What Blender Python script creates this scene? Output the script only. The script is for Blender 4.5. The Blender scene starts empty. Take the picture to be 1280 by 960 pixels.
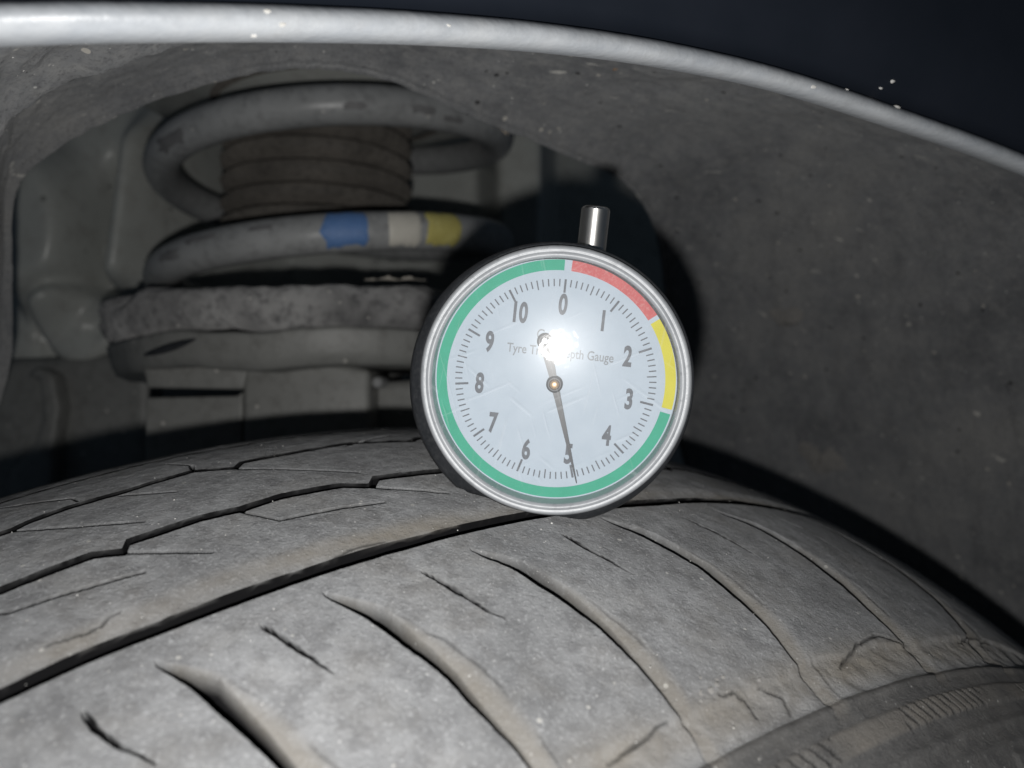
import bpy, math, random
import numpy as np
from mathutils import Matrix, Vector

# ------------------------------------------------------------------ frame of the place
# tyre of the photograph, measured in lens coordinates (x right, y up, z towards the viewer, metres)
FPX = 985.0
CEN = np.array([-0.01865, -0.28983, -0.16591])            # wheel centre
AX = np.array([0.59947493, -0.17389151, 0.78127559])      # wheel axis, outboard
UPC = np.array([0.10585634, 0.98476482, 0.13795902])      # world up
FWC = np.array([-0.79336262, 0.0, 0.60874934])            # along the tread, towards the left foreground
RT, KT, UCT = 0.27348, 2.994, -0.03055                    # crown radius, crown curvature, crown centre
yw = np.array([0, 0, -1.0]); yw = yw - UPC * (yw @ UPC); yw /= np.linalg.norm(yw)
xw = np.cross(yw, UPC)
ROT = np.stack([xw, yw, UPC])                             # lens -> world rotation
OFF = np.array([0, 0, 0.2765])
def W(P):
    P = np.asarray(P, float)
    return (P - CEN) @ ROT.T + OFF
def lens(px, py, d):
    return np.array([(px - 640) / FPX * d, (480 - py) / FPX * d, -d])

# ------------------------------------------------------------------ camera, world, lamp, exposure
scn = bpy.context.scene
COL = scn.collection
cam = bpy.data.cameras.new('camera'); camo = bpy.data.objects.new('camera', cam); COL.objects.link(camo)
cam.sensor_width = 36.0; cam.lens = FPX / 1280 * 36.0
cam.clip_start = 0.003; cam.clip_end = 20
mw = Matrix([[*ROT[i], 0] for i in range(3)] + [[0, 0, 0, 1]])
mw.translation = Vector(W([0, 0, 0]))
camo.matrix_world = mw
cam.dof.use_dof = True; cam.dof.focus_distance = 0.121; cam.dof.aperture_fstop = 19.0
scn.camera = camo

wd = bpy.data.worlds.new('World'); scn.world = wd; wd.use_nodes = True
bg = wd.node_tree.nodes['Background']; bg.inputs[0].default_value = (0.55, 0.75, 1.0, 1); bg.inputs[1].default_value = 0.014

fl = bpy.data.lights.new('flash_lamp', 'AREA'); fl.shape = 'DISK'; fl.size = 0.0042; fl.energy = 0.115
fl.color = (1.0, 0.985, 0.96)
flo = bpy.data.objects.new('flash_lamp', fl); COL.objects.link(flo)
m2 = mw.copy(); m2.translation = Vector(W([-0.0032, -0.0135, 0.0015])); flo.matrix_world = m2

vs = scn.view_settings; vs.view_transform = 'Standard'; vs.look = 'None'; vs.gamma = 1; vs.exposure = 0.95; vs.use_curve_mapping = False
scn.cycles.use_denoising = True
scn.cycles.max_bounces = 6; scn.cycles.transparent_max_bounces = 12
scn.cycles.caustics_reflective = False; scn.cycles.caustics_refractive = False

# ------------------------------------------------------------------ helpers
rng = np.random.default_rng(7); random.seed(7)
def link(name, V, F, mat=None, parent=None, smooth=True, world=True, attrs=None, uv=None):
    """V in lens coordinates (or world when world=False); one mesh object"""
    V = np.asarray(V, float)
    if world: V = W(V)
    me = bpy.data.meshes.new(name)
    if isinstance(F, np.ndarray) and F.ndim == 2:
        n, k = F.shape
        me.vertices.add(len(V)); me.vertices.foreach_set('co', V.astype(np.float32).ravel())
        me.loops.add(n * k); me.loops.foreach_set('vertex_index', F.astype(np.int32).ravel())
        me.polygons.add(n); me.polygons.foreach_set('loop_start', np.arange(0, n * k, k, dtype=np.int32))
        me.update(calc_edges=True); me.validate()
    else:
        me.from_pydata([tuple(v) for v in V], [], [tuple(int(i) for i in f) for f in F]); me.update()
    if smooth: me.polygons.foreach_set('use_smooth', np.ones(len(me.polygons), bool))
    for an, av in (attrs or {}).items():
        at = me.attributes.new(an, 'FLOAT', 'POINT'); at.data.foreach_set('value', np.asarray(av, np.float32).ravel())
    o = bpy.data.objects.new(name, me); COL.objects.link(o)
    if mat: me.materials.append(mat)
    if parent: adopt(o, parent)
    return o
def adopt(o, parent):
    o.parent = parent
    o.matrix_parent_inverse = Matrix.Translation(-parent_loc(parent))
def parent_loc(p):
    l = Vector(p.location)
    while p.parent:
        l = Vector((0, 0, 0)); break
    return l
def thing(name, label, cat, base, group=None):
    o = bpy.data.objects.new(name, None); COL.objects.link(o); o.location = Vector(W(base)); o.empty_display_size = 0.01
    o['label'] = label; o['category'] = cat
    if group: o['group'] = group
    return o
def tag(o, label, cat, group=None):
    o['label'] = label; o['category'] = cat
    if group: o['group'] = group
    return o
def sm(a, b, x):
    t = np.clip((x - a) / (b - a), 0, 1); return t * t * (3 - 2 * t)
def vnoise(x, y, seed):
    r = np.random.default_rng(seed); T = r.random((256, 256))
    xi = np.floor(x).astype(int); yi = np.floor(y).astype(int); fx = x - xi; fy = y - yi
    fx = fx * fx * (3 - 2 * fx); fy = fy * fy * (3 - 2 * fy)
    a = T[xi % 256, yi % 256]; b = T[(xi + 1) % 256, yi % 256]; c = T[xi % 256, (yi + 1) % 256]; d = T[(xi + 1) % 256, (yi + 1) % 256]
    return (a * (1 - fx) + b * fx) * (1 - fy) + (c * (1 - fx) + d * fx) * fy - 0.5
def fbm(x, y, seed, o=4):
    s = 0; a = 1.0
    for i in range(o): s = s + a * vnoise(x * 2 ** i, y * 2 ** i, seed + i); a *= .5
    return s
def gridfaces(n, m, closed_n=False, closed_m=False):
    I, J = np.meshgrid(np.arange(n if closed_n else n - 1), np.arange(m if closed_m else m - 1), indexing='ij')
    I2 = (I + 1) % n; J2 = (J + 1) % m
    return np.stack([I * m + J, I2 * m + J, I2 * m + J2, I * m + J2], -1).reshape(-1, 4)
def catmull(P, n):
    P = np.asarray(P, float); P = np.vstack([2 * P[0] - P[1], P, 2 * P[-1] - P[-2]])
    out = []
    k = len(P) - 3
    for t in np.linspace(0, k, n):
        i = min(int(t), k - 1); f = t - i
        a, b, c, d = P[i:i + 4]
        out.append(.5 * (2 * b + (c - a) * f + (2 * a - 5 * b + 4 * c - d) * f * f + (3 * b - a - 3 * c + d) * f ** 3))
    return np.array(out)
def tube(path, rad, seg=20, caps=True, up=(0, 1, 0), jitter=None):
    """sweep: rad is scalar, (n,) or (n,2) = (side radius, up radius)"""
    path = np.asarray(path, float); n = len(path)
    rad = np.asarray(rad, float)
    if rad.ndim == 0: rad = np.full((n, 2), float(rad))
    if rad.ndim == 1: rad = np.stack([rad, rad], 1)
    T = np.gradient(path, axis=0); T /= np.linalg.norm(T, axis=1)[:, None]
    S = np.cross(T, np.array(up, float)); S /= np.linalg.norm(S, axis=1)[:, None]
    U = np.cross(S, T)
    a = np.linspace(0, 2 * np.pi, seg, endpoint=False)
    V = path[:, None] + S[:, None] * (np.cos(a)[None, :, None] * rad[:, :1, None]) + U[:, None] * (np.sin(a)[None, :, None] * rad[:, 1:, None])
    if jitter is not None: V = V + (V - path[:, None]) * jitter[:, :, None]
    V = V.reshape(-1, 3); F = [tuple(f) for f in gridfaces(n, seg, closed_m=True)]
    if caps: F += [tuple(range(seg - 1, -1, -1)), tuple((n - 1) * seg + i for i in range(seg))]
    return V, F
def lathe(prof, seg, frame, closed=False, a0=0, a1=2 * math.pi):
    """prof: list of (r, h); frame: (origin, ex, ey, ez) with h along ez"""
    o, ex, ey, ez = frame; full = abs(a1 - a0 - 2 * math.pi) < 1e-6
    a = np.linspace(a0, a1, seg, endpoint=not full)
    pr = np.asarray(prof, float)
    V = o + pr[None, :, :1] * (np.cos(a)[:, None, None] * ex + np.sin(a)[:, None, None] * ey) + pr[None, :, 1:] * ez
    return V.reshape(-1, 3), [tuple(f) for f in gridfaces(seg, len(pr), closed_n=full, closed_m=closed)]
def bevel(o, w, seg=2, ang=30):
    m = o.modifiers.new('bevel', 'BEVEL'); m.width = w; m.segments = seg; m.limit_method = 'ANGLE'; m.angle_limit = math.radians(ang)
def prism(poly_px, d0, d1, scale_back=None):
    """polygon of picture points standing at depth d0, extruded straight back (lens axis) to d1"""
    A = np.array([lens(x, y, d0) for x, y in poly_px]); B = A.copy(); B[:, 2] = -d1
    n = len(A); V = np.vstack([A, B])
    # picture y runs down; wind so that the front faces the viewer
    area = sum(A[i][0] * A[(i + 1) % n][1] - A[(i + 1) % n][0] * A[i][1] for i in range(n))
    idx = list(range(n)) if area > 0 else list(range(n - 1, -1, -1))
    F = [tuple(idx), tuple(i + n for i in reversed(idx))]
    for k in range(n):
        a, b = idx[k], idx[(k + 1) % n]; F.append((a, a + n, b + n, b))
    return V, F

# ------------------------------------------------------------------ materials
class NT:
    def __init__(s, name):
        s.m = bpy.data.materials.new(name); s.m.use_nodes = True; s.t = s.m.node_tree; s.b = s.t.nodes['Principled BSDF']; s.out = s.t.nodes['Material Output']
        s.co = s.t.nodes.new('ShaderNodeTexCoord')
    def n(s, typ, **k):
        x = s.t.nodes.new('ShaderNode' + typ)
        for a, v in k.items(): setattr(x, a, v)
        return x
    def l(s, a, b): s.t.links.new(a, b)
    def noise(s, scale, detail=4, rough=.6, stretch=None, dist=0):
        x = s.n('TexNoise'); x.inputs['Scale'].default_value = scale; x.inputs['Detail'].default_value = detail; x.inputs['Roughness'].default_value = rough; x.inputs['Distortion'].default_value = dist
        if stretch:
            mp = s.n('Mapping'); mp.inputs['Scale'].default_value = stretch[:3]
            if len(stretch) > 3: mp.inputs['Rotation'].default_value = stretch[3:]
            s.l(s.co.outputs['Object'], mp.inputs[0]); s.l(mp.outputs[0], x.inputs['Vector'])
        else: s.l(s.co.outputs['Object'], x.inputs['Vector'])
        return x.outputs['Fac']
    def ramp(s, fac, stops):
        x = s.n('ValToRGB'); e = x.color_ramp.elements
        while len(e) < len(stops): e.new(.5)
        for i, (p, c) in enumerate(stops):
            e[i].position = p; e[i].color = (*c, 1) if len(c) == 3 else c
        s.l(fac, x.inputs[0]); return x.outputs[0]
    def mix(s, fac, a, b, mode='MIX'):
        x = s.n('Mix', data_type='RGBA', blend_type=mode)
        for k, v in ((0, fac), (6, a), (7, b)):
            if isinstance(v, (int, float)): x.inputs[k].default_value = v
            elif isinstance(v, tuple): x.inputs[k].default_value = (*v, 1)
            else: s.l(v, x.inputs[k])
        return x.outputs[2]
    def math(s, op, a, b=0.0):
        x = s.n('Math', operation=op)
        for k, v in ((0, a), (1, b)):
            if isinstance(v, (int, float)): x.inputs[k].default_value = v
            else: s.l(v, x.inputs[k])
        return x.outputs[0]
    def attr(s, name):
        x = s.n('Attribute'); x.attribute_name = name; return x.outputs['Fac']
    def specks(s, scale, thr, seed=0):
        """sparse small grains: 1 inside a grain"""
        v = s.n('TexVoronoi'); v.inputs['Scale'].default_value = scale
        mp = s.n('Mapping'); mp.inputs['Location'].default_value = (seed, seed * .37, 0); s.l(s.co.outputs['Object'], mp.inputs[0]); s.l(mp.outputs[0], v.inputs['Vector'])
        sep = s.n('SeparateColor'); s.l(v.outputs['Color'], sep.inputs[0])
        pick = s.math('GREATER_THAN', sep.outputs[0], thr)
        near = s.math('LESS_THAN', v.outputs['Distance'], s.math('MULTIPLY', sep.outputs[1], .32))
        return s.math('MULTIPLY', pick, near)
    def col(s, c):
        if isinstance(c, tuple): s.b.inputs['Base Color'].default_value = (*c, 1)
        else: s.l(c, s.b.inputs['Base Color'])
    def set(s, **k):
        for a, v in k.items():
            i = s.b.inputs[a.replace('_', ' ')]
            if hasattr(v, 'links') or isinstance(v, bpy.types.NodeSocket): s.l(v, i)
            else: i.default_value = v
    def bump(s, h, dist, strength=1.0, prev=None):
        x = s.n('Bump'); x.inputs['Distance'].default_value = dist; x.inputs['Strength'].default_value = strength; s.l(h, x.inputs['Height'])
        if prev: s.l(prev, x.inputs['Normal'])
        s.l(x.outputs[0], s.b.inputs['Normal']); return x.outputs[0]

def mat_rubber(name, wear_or_glare, dustcol, dark):
    k = NT(name)
    n1 = k.noise(55, 8, .7); n2 = k.noise(300, 7, .72); n3 = k.noise(2200, 3, .6)
    c = k.ramp(n1, [(.3, tuple(x * .66 for x in wear_or_glare)), (.7, tuple(x * 1.14 for x in wear_or_glare))])
    c = k.mix(k.math('MULTIPLY', k.ramp(n2, [(.45, (0, 0, 0)), (.60, (1, 1, 1))]), .5), c, dark)
    c = k.mix(k.ramp(n3, [(.55, (0, 0, 0)), (.70, (.42, .42, .42))]), c, tuple(min(1, x * 1.9) for x in wear_or_glare))
    d = k.math('MULTIPLY', k.math('MAXIMUM', k.attr('dust'), k.math('MULTIPLY', k.ramp(k.noise(70, 5, .7), [(.48, (0, 0, 0)), (.78, (1, 1, 1))]), .35)), k.math('ADD', k.math('MULTIPLY', n2, .9), .38))
    c = k.mix(d, c, dustcol)
    sp = k.specks(900, .965, 3); sp2 = k.specks(1900, .95, 9)
    c = k.mix(k.math('MULTIPLY', sp, .45), c, (.5, .49, .46)); c = k.mix(k.math('MULTIPLY', sp2, .35), c, (.6, .6, .59))
    gr = k.attr('groove'); c = k.mix(gr, c, (.007, .007, .0075))  # groove walls and rims near black: bare rubber with shade put into the colour
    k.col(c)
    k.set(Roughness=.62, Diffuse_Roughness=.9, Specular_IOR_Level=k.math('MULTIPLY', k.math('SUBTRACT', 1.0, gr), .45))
    b = k.bump(n2, .0006, .9); k.bump(n3, .0002, 1.0, b)
    return k.m
M = {}
M['tread'] = mat_rubber('worn_tread_rubber', (.215, .219, .225), (.178, .163, .14), (.082, .082, .085))
M['sidewall'] = mat_rubber('dusty_sidewall_rubber', (.088, .087, .086), (.16, .147, .13), (.04, .04, .042))

def mat_liner():
    k = NT('dusty_liner_plastic')
    n1 = k.noise(28, 6, .65, (1, .35, 1)); n2 = k.noise(260, 5, .7); n3 = k.noise(1300, 3, .7)
    c = k.ramp(n1, [(.3, (.115, .119, .126)), (.52, (.19, .194, .20)), (.75, (.26, .258, .252))])
    c = k.mix(k.ramp(n2, [(.45, (0, 0, 0)), (.75, (.6, .6, .6))]), c, (.28, .277, .27))
    c = k.mix(k.ramp(n3, [(.5, (0, 0, 0)), (.72, (.7, .7, .7))]), c, (.08, .08, .085))
    st = k.noise(330, 2, .5, (.25, 1, 1))
    c = k.mix(k.ramp(st, [(.71, (0, 0, 0)), (.75, (.8, .8, .8))]), c, (.5, .49, .46))
    for sc, th, sd, col in ((420, .965, 1, (.45, .43, .39)), (900, .95, 5, (.5, .5, .48)), (420, .95, 11, (.02, .02, .02))):
        c = k.mix(k.math('MULTIPLY', k.specks(sc, th, sd), .85), c, col)
    cb = k.n('CombineXYZ'); k.l(k.math('MULTIPLY', k.attr('along'), .8), cb.inputs[0]); k.l(k.math('MULTIPLY', k.attr('across'), 1.9), cb.inputs[1])
    sk = k.n('TexNoise'); sk.inputs['Scale'].default_value = 1; sk.inputs['Detail'].default_value = 7; sk.inputs['Roughness'].default_value = .7; sk.inputs['Distortion'].default_value = .4; k.l(cb.outputs[0], sk.inputs['Vector'])
    c = k.mix(k.ramp(sk.outputs['Fac'], [(.33, (1, 1, 1)), (.5, (0, 0, 0))]), c, k.mix(.28, c, (.05, .051, .055)))
    c = k.mix(k.ramp(sk.outputs['Fac'], [(.54, (0, 0, 0)), (.74, (.45, .45, .45))]), c, (.28, .278, .272))
    k.col(c); k.set(Roughness=.52, Diffuse_Roughness=.8, Specular_IOR_Level=.5)
    b = k.bump(n2, .0007, .7); k.bump(n3, .0002, .6, b)
    return k.m
M['liner'] = mat_liner()
def mat_simple(name, c0, c1, scale, rough, dirt=None, metallic=0, bump=.0003, diff=.0, spec=.4, speck=None):
    k = NT(name); n1 = k.noise(scale, 5, .6); n2 = k.noise(scale * 7, 4, .7)
    c = k.ramp(n1, [(.32, c0), (.68, c1)])
    if dirt: c = k.mix(k.ramp(n2, [(.48, (0, 0, 0)), (.72, (.85, .85, .85))]), c, dirt)
    if speck: c = k.mix(k.math('MULTIPLY', k.specks(scale * 12, .95, 2), .7), c, speck)
    k.col(c); k.set(Roughness=rough, Metallic=metallic, Diffuse_Roughness=diff, Specular_IOR_Level=spec)
    if bump: k.bump(n2, bump, .6)
    return k.m
M['panel'] = mat_simple('grey_green_primer_paint', (.40, .415, .395), (.48, .49, .465), 16, .34, (.34, .34, .32), bump=.00012, speck=(.15, .15, .14))
M['coil'] = mat_simple('spring_grey_coating', (.285, .293, .296), (.375, .382, .385), 40, .36, (.20, .203, .205), bump=.0002, speck=(.62, .6, .57))
M['scuff'] = mat_simple('chipped_black_coating', (.15, .15, .155), (.22, .22, .222), 200, .6)
M['boot'] = mat_simple('brown_black_dusty_rubber', (.085, .078, .07), (.155, .142, .126), 60, .75, (.045, .041, .037), bump=.0006, diff=.9, speck=(.06, .05, .045))
M['isolator'] = mat_simple('crumbling_grey_rubber', (.10, .10, .102), (.36, .357, .354), 40, .7, (.055, .055, .058), bump=.0012, diff=.9, speck=(.6, .58, .55))
M['steel'] = mat_simple('grey_painted_steel', (.185, .188, .18), (.235, .236, .226), 30, .5, (.145, .145, .137), bump=.0003, speck=(.5, .48, .45))
M['paint_blue'] = mat_simple('blue_paint_dab', (.10, .21, .46), (.14, .26, .52), 150, .5, (.10, .19, .40))
M['paint_white'] = mat_simple('cream_paint_dab', (.62, .60, .53), (.70, .67, .60), 150, .5)
M['paint_yellow'] = mat_simple('mustard_paint_dab', (.55, .49, .15), (.66, .60, .22), 150, .5, (.45, .38, .12))
M['fender'] = mat_simple('dark_navy_car_paint', (.013, .017, .025), (.019, .023, .033), 30, .45, bump=0, spec=.3)
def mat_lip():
    k = NT('lip_paint_with_glare'); n = k.noise(120, 5, .7, (.3, 1, 1)); n2 = k.noise(600, 3, .6)
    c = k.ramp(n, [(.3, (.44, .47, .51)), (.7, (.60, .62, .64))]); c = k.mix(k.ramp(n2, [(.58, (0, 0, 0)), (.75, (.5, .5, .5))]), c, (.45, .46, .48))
    c = k.mix(k.math('MULTIPLY_ADD', k.noise(300, 4, .7, (.35, 1, 1)), .35) if False else k.ramp(k.math('ADD', k.attr('wear_or_glare'), k.math('MULTIPLY', k.math('SUBTRACT', k.noise(300, 4, .7, (.35, 1, 1)), .5), .5)), [(.1, (0, 0, 0)), (.95, (1, 1, 1))]), (.007, .010, .018), c)  # flash glare on the bead and its fade to navy are put into the colour
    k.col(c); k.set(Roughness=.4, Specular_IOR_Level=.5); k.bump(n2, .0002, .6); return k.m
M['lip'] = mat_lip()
M['mud'] = mat_simple('dried_tan_mud', (.34, .315, .275), (.46, .43, .38), 300, .9, (.24, .22, .19), diff=1, bump=.0006)
M['clay'] = mat_simple('pale_tan_clay', (.62, .52, .41), (.85, .76, .65), 350, .9, (.45, .35, .26), diff=1, bump=.0006)
M['dust_mud'] = mat_simple('dusty_grey_mud', (.20, .195, .188), (.27, .26, .248), 160, .9, (.15, .147, .142), diff=.6, bump=.0008)
M['leaf'] = mat_simple('dry_brown_leaf', (.22, .12, .06), (.36, .22, .11), 400, .9)
M['grit'] = mat_simple('pale_grit', (.5, .49, .46), (.75, .74, .72), 900, .8, bump=0)
M['plastic'] = mat_simple('black_satin_plastic', (.018, .02, .023), (.028, .03, .034), 200, .42, (.045, .047, .05), bump=.00008)
def mat_dial():
    k = NT('white_dial_card'); n = k.noise(300, 4, .6)
    k.col(k.ramp(n, [(.3, (.37, .43, .495)), (.7, (.40, .46, .525))])); k.set(Roughness=.6, Specular_IOR_Level=.2); return k.m
M['dial'] = mat_dial()
M['green'] = mat_simple('green_print', (.014, .27, .165), (.02, .30, .19), 300, .6, bump=0)
M['red'] = mat_simple('red_print', (.42, .075, .078), (.47, .10, .10), 300, .6, (.48, .22, .21), bump=0)
M['yellow'] = mat_simple('yellow_print', (.48, .44, .022), (.52, .48, .035), 300, .6, bump=0)
M['ink'] = mat_simple('grey_black_ink', (.075, .083, .098), (.105, .115, .132), 900, .6, (.14, .152, .172), bump=0)
M['ink_light'] = mat_simple('grey_ink', (.17, .185, .205), (.21, .23, .25), 900, .6, bump=0)
M['needle'] = mat_simple('black_needle_lacquer', (.022, .025, .03), (.035, .038, .045), 400, .45, bump=0)
M['brass'] = mat_simple('brass_pin', (.72, .45, .22), (.80, .54, .30), 500, .35, metallic=.8, bump=0)
M['chrome'] = mat_simple('chromed_steel', (.78, .77, .75), (.86, .85, .83), 300, .30, metallic=1, bump=0)
def mat_bezel():
    k = NT('scuffed_silver_bezel'); n = k.noise(700, 5, .7); n2 = k.noise(120, 4, .6)
    c = k.ramp(n2, [(.3, (.29, .305, .325)), (.7, (.40, .415, .435))]); c = k.mix(k.ramp(n, [(.55, (0, 0, 0)), (.72, (.7, .7, .7))]), c, (.20, .21, .225))
    k.col(c); k.set(Metallic=.0, Roughness=.4, Specular_IOR_Level=.5); k.bump(n, .00012, .6); return k.m
M['bezel'] = mat_bezel()
def mat_crystal():
    k = NT('scratched_clear_crystal'); t = k.t
    tr = k.n('BsdfTransparent'); gl = k.n('BsdfGlossy'); gl.inputs['Roughness'].default_value = .085
    gl2 = k.n('BsdfGlossy'); gl2.inputs['Roughness'].default_value = .22
    df = k.n('BsdfDiffuse'); df.inputs[0].default_value = (.9, .95, 1, 1)
    gl.distribution = 'BECKMANN'
    bp = k.n('Bump'); bp.inputs['Distance'].default_value = .00006; bp.inputs['Strength'].default_value = 1; k.l(k.noise(170, 3, .6), bp.inputs['Height']); k.l(bp.outputs[0], gl.inputs['Normal'])
    fr = k.n('Fresnel'); fr.inputs[0].default_value = 1.49
    def scr(rot, sc, lo):
        x = k.noise(sc, 1.5, .5, (1, .05, 1, 0, 0, 0)); return x
    masks = []
    for i, (rx, ry, rz) in enumerate(((.3, .2, .6), (.9, .5, 2.0), (.1, 1.0, 1.2), (.5, .1, 2.7))):
        x = k.n('TexNoise'); x.inputs['Scale'].default_value = 2300; x.inputs['Detail'].default_value = 1.5
        mp = k.n('Mapping'); mp.vector_type = 'POINT'; mp.inputs['Rotation'].default_value = (rx, ry, rz); mp.inputs['Location'].default_value = (i * 3.1, i, 0)
        mp2 = k.n('Mapping'); mp2.inputs['Scale'].default_value = (1, .035, .035)
        k.l(k.co.outputs['Object'], mp.inputs[0]); k.l(mp.outputs[0], mp2.inputs[0]); k.l(mp2.outputs[0], x.inputs['Vector'])
        masks.append(k.ramp(x.outputs['Fac'], [(.685, (0, 0, 0)), (.71, (1, 1, 1))]))
    s = masks[0]
    for q in masks[1:]: s = k.math('MAXIMUM', s, q)
    f1 = k.math('MULTIPLY', fr.outputs[0], .36)
    m1 = k.n('MixShader'); k.l(f1, m1.inputs[0]); k.l(tr.outputs[0], m1.inputs[1]); k.l(gl.outputs[0], m1.inputs[2])
    m0 = k.n('MixShader'); m0.inputs[0].default_value = .0045; k.l(m1.outputs[0], m0.inputs[1]); k.l(gl2.outputs[0], m0.inputs[2])
    m2_ = k.n('MixShader'); k.l(k.math('ADD', k.math('MULTIPLY', s, .055), .03), m2_.inputs[0]); k.l(m0.outputs[0], m2_.inputs[1]); k.l(df.outputs[0], m2_.inputs[2])
    k.l(m2_.outputs[0], k.out.inputs['Surface']); return k.m
M['crystal'] = mat_crystal()

# ------------------------------------------------------------------ car body: fender, arch liner, inner wing
# stations along the arch: lip point -> inner (inboard) edge point, as (picture x, y, depth)
LIP = [(-420, 150, 0.078), (-250, 82, 0.078), (-100, 55, 0.078), (60, 46, 0.0812), (220, 44, 0.0869), (380, 45, 0.0944), (540, 50, 0.1033), (690, 61, 0.1127), (830, 80, 0.1223), (970, 110, 0.1327), (1110, 154, 0.1438), (1250, 203, 0.1555), (1400, 268, 0.1688), (1520, 350, 0.178), (1640, 500, 0.178), (1700, 760, 0.185), (1640, 1150, 0.19)]
INN = [(-60, 640, 0.24), (2, 470, 0.225), (9, 360, 0.212), (12, 240, 0.2), (60, 182, 0.19), (170, 124, 0.185), (290, 87, 0.182), (385, 75, 0.182), (490, 92, 0.187), (590, 136, 0.198), (700, 181, 0.222), (790, 228, 0.25), (826, 300, 0.285), (838, 420, 0.325), (856, 570, 0.365), (930, 800, 0.385)]
NC, NR = 220, 90
Lp = catmull([lens(*p) for p in LIP], NC); In = catmull([lens(*p) for p in INN], NC)
tt = np.linspace(0, 1, NR)
liner_t = tt
CA = np.array([-.02, -.26, 0])      # arch axis runs along the lens axis here
Vl = Lp[:, None] * (1 - tt)[None, :, None] + In[:, None] * tt[None, :, None]
rad = Vl.copy(); rad[..., 2] = 0; rad = rad - CA; rad /= np.linalg.norm(rad, axis=-1)[..., None]
cols = np.linspace(0, 1, NC)[:, None]; tg = np.broadcast_to(tt[None, :], (NC, NR))
bul = np.sin(np.pi * tg) ** .8 * .010 * (1 + 1.2 * sm(.55, .9, cols))
rib = .0045 * np.exp(-((tg - .47) / .055) ** 2) * (1 - sm(.32, .45, cols)) - .0018 * np.exp(-((tg - .18) / .06) ** 2)
lump = (1 - sm(.8, .97, tg)) * .0016 * fbm(cols * 40 + 0 * tg, tg * 9 + 0 * cols, 21, 4) + .0005 * fbm(cols * 160 + 0 * tg, tg * 40 + 0 * cols, 31, 3)
Vl = Vl + rad * ((bul - rib + lump) * sm(.0, .08, tg) + .0005 - .0016 * sm(.965, 1.0, tg))[..., None]
liner = thing('wheel_arch_liner', 'dark grey dusty plastic liner of the wheel arch curving over the tyre', 'arch liner', lens(900, 400, .25))
o = link('liner_shell', Vl.reshape(-1, 3), gridfaces(NC, NR), M['liner'], liner, attrs={'along': cols * 60 + 0 * tg, 'across': tg * 14 + 0 * cols})
so = o.modifiers.new('thickness', 'SOLIDIFY'); so.thickness = .0010; so.offset = 1
LINER_V = Vl
V, F = tube(Vl[:, -1] + np.array([0, 0, .0002]), .0010, 10, up=(0, 0, 1)); link('opening_rim', V, F, M['liner'], liner)

# fender: rounded lip bead, flange and outer skin swept along the lip
out_dir = np.array([0, 0, 1.0])
Lr = Lp.copy(); Lr[:, 2] = 0; Lr = Lr - CA; Lr /= np.linalg.norm(Lr, axis=1)[:, None]
fen = thing('car_fender', 'dark navy car fender with a lip painted pale as flash glare above the wheel arch', 'fender', lens(640, 40, .13))
bead = []; LS = (.72 - .08 * sm(.25, .75, np.linspace(0, 1, NC)))[:, None]
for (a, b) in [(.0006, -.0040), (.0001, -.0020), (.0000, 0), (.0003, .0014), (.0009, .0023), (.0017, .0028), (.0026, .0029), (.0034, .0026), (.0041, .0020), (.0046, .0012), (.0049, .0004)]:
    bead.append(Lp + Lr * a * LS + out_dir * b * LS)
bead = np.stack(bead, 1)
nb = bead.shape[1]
link('lip_bead', bead.reshape(-1, 3), gridfaces(NC, nb), M['lip'], fen, attrs={'wear_or_glare': np.broadcast_to(np.array([1, 1, 1, .97, .9, .76, .58, .4, .22, .08, 0])[None, :], (NC, nb))})
skin = []
for (a, b) in [(.0046, .0004), (.0052, -.0005), (.010, -.0008), (.016, .0022), (.03, .003), (.06, .001), (.16, -.006)]:
    skin.append(Lp + Lr * a * LS + out_dir * b * LS)
skin = np.stack(skin, 1)
o = link('fender_skin', skin.reshape(-1, 3), gridfaces(NC, skin.shape[1]), M['fender'], fen)
so = o.modifiers.new('thickness', 'SOLIDIFY'); so.thickness = .0008; so.offset = -1
FV = np.vstack([np.stack([bead[i] * (1 - f) + bead[i + 1] * f for f in (0, .5) for i in range(NC - 1)]).reshape(-1, 3), np.stack([skin[:, j] * (1 - f) + skin[:, j + 1] * f for j in range(4) for f in np.linspace(0, .9, 8)]).reshape(-1, 3)])
for k, (px, py, r) in enumerate([(1118, 101, .0005), (1095, 110, .0004), (1120, 134, .0006), (1015, 106, .0005), (330, 12, .0004), (352, 33, .0004), (318, 44, .0003), (1060, 112, .0003), (560, 30, .0003)]):
    i = int(np.argmin((640 + FPX * FV[:, 0] / -FV[:, 2] - px) ** 2 + (480 - FPX * FV[:, 1] / -FV[:, 2] - py) ** 2)); b_ = FV[i] + np.array([0, 0, r * .3])
    a = np.linspace(0, 2 * np.pi, 8, endpoint=False)
    V = [b_ + np.array([0, 0, r * .5])] + [b_ + r * np.array([math.cos(t) * (1.2 + .4 * random.random()), math.sin(t) * (.5 + .4 * random.random()), -.6]) for t in a]
    link('paint_chip', V, [(0, 1 + q, 1 + (q + 1) % 8) for q in range(8)], M['grit'], fen)

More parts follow.
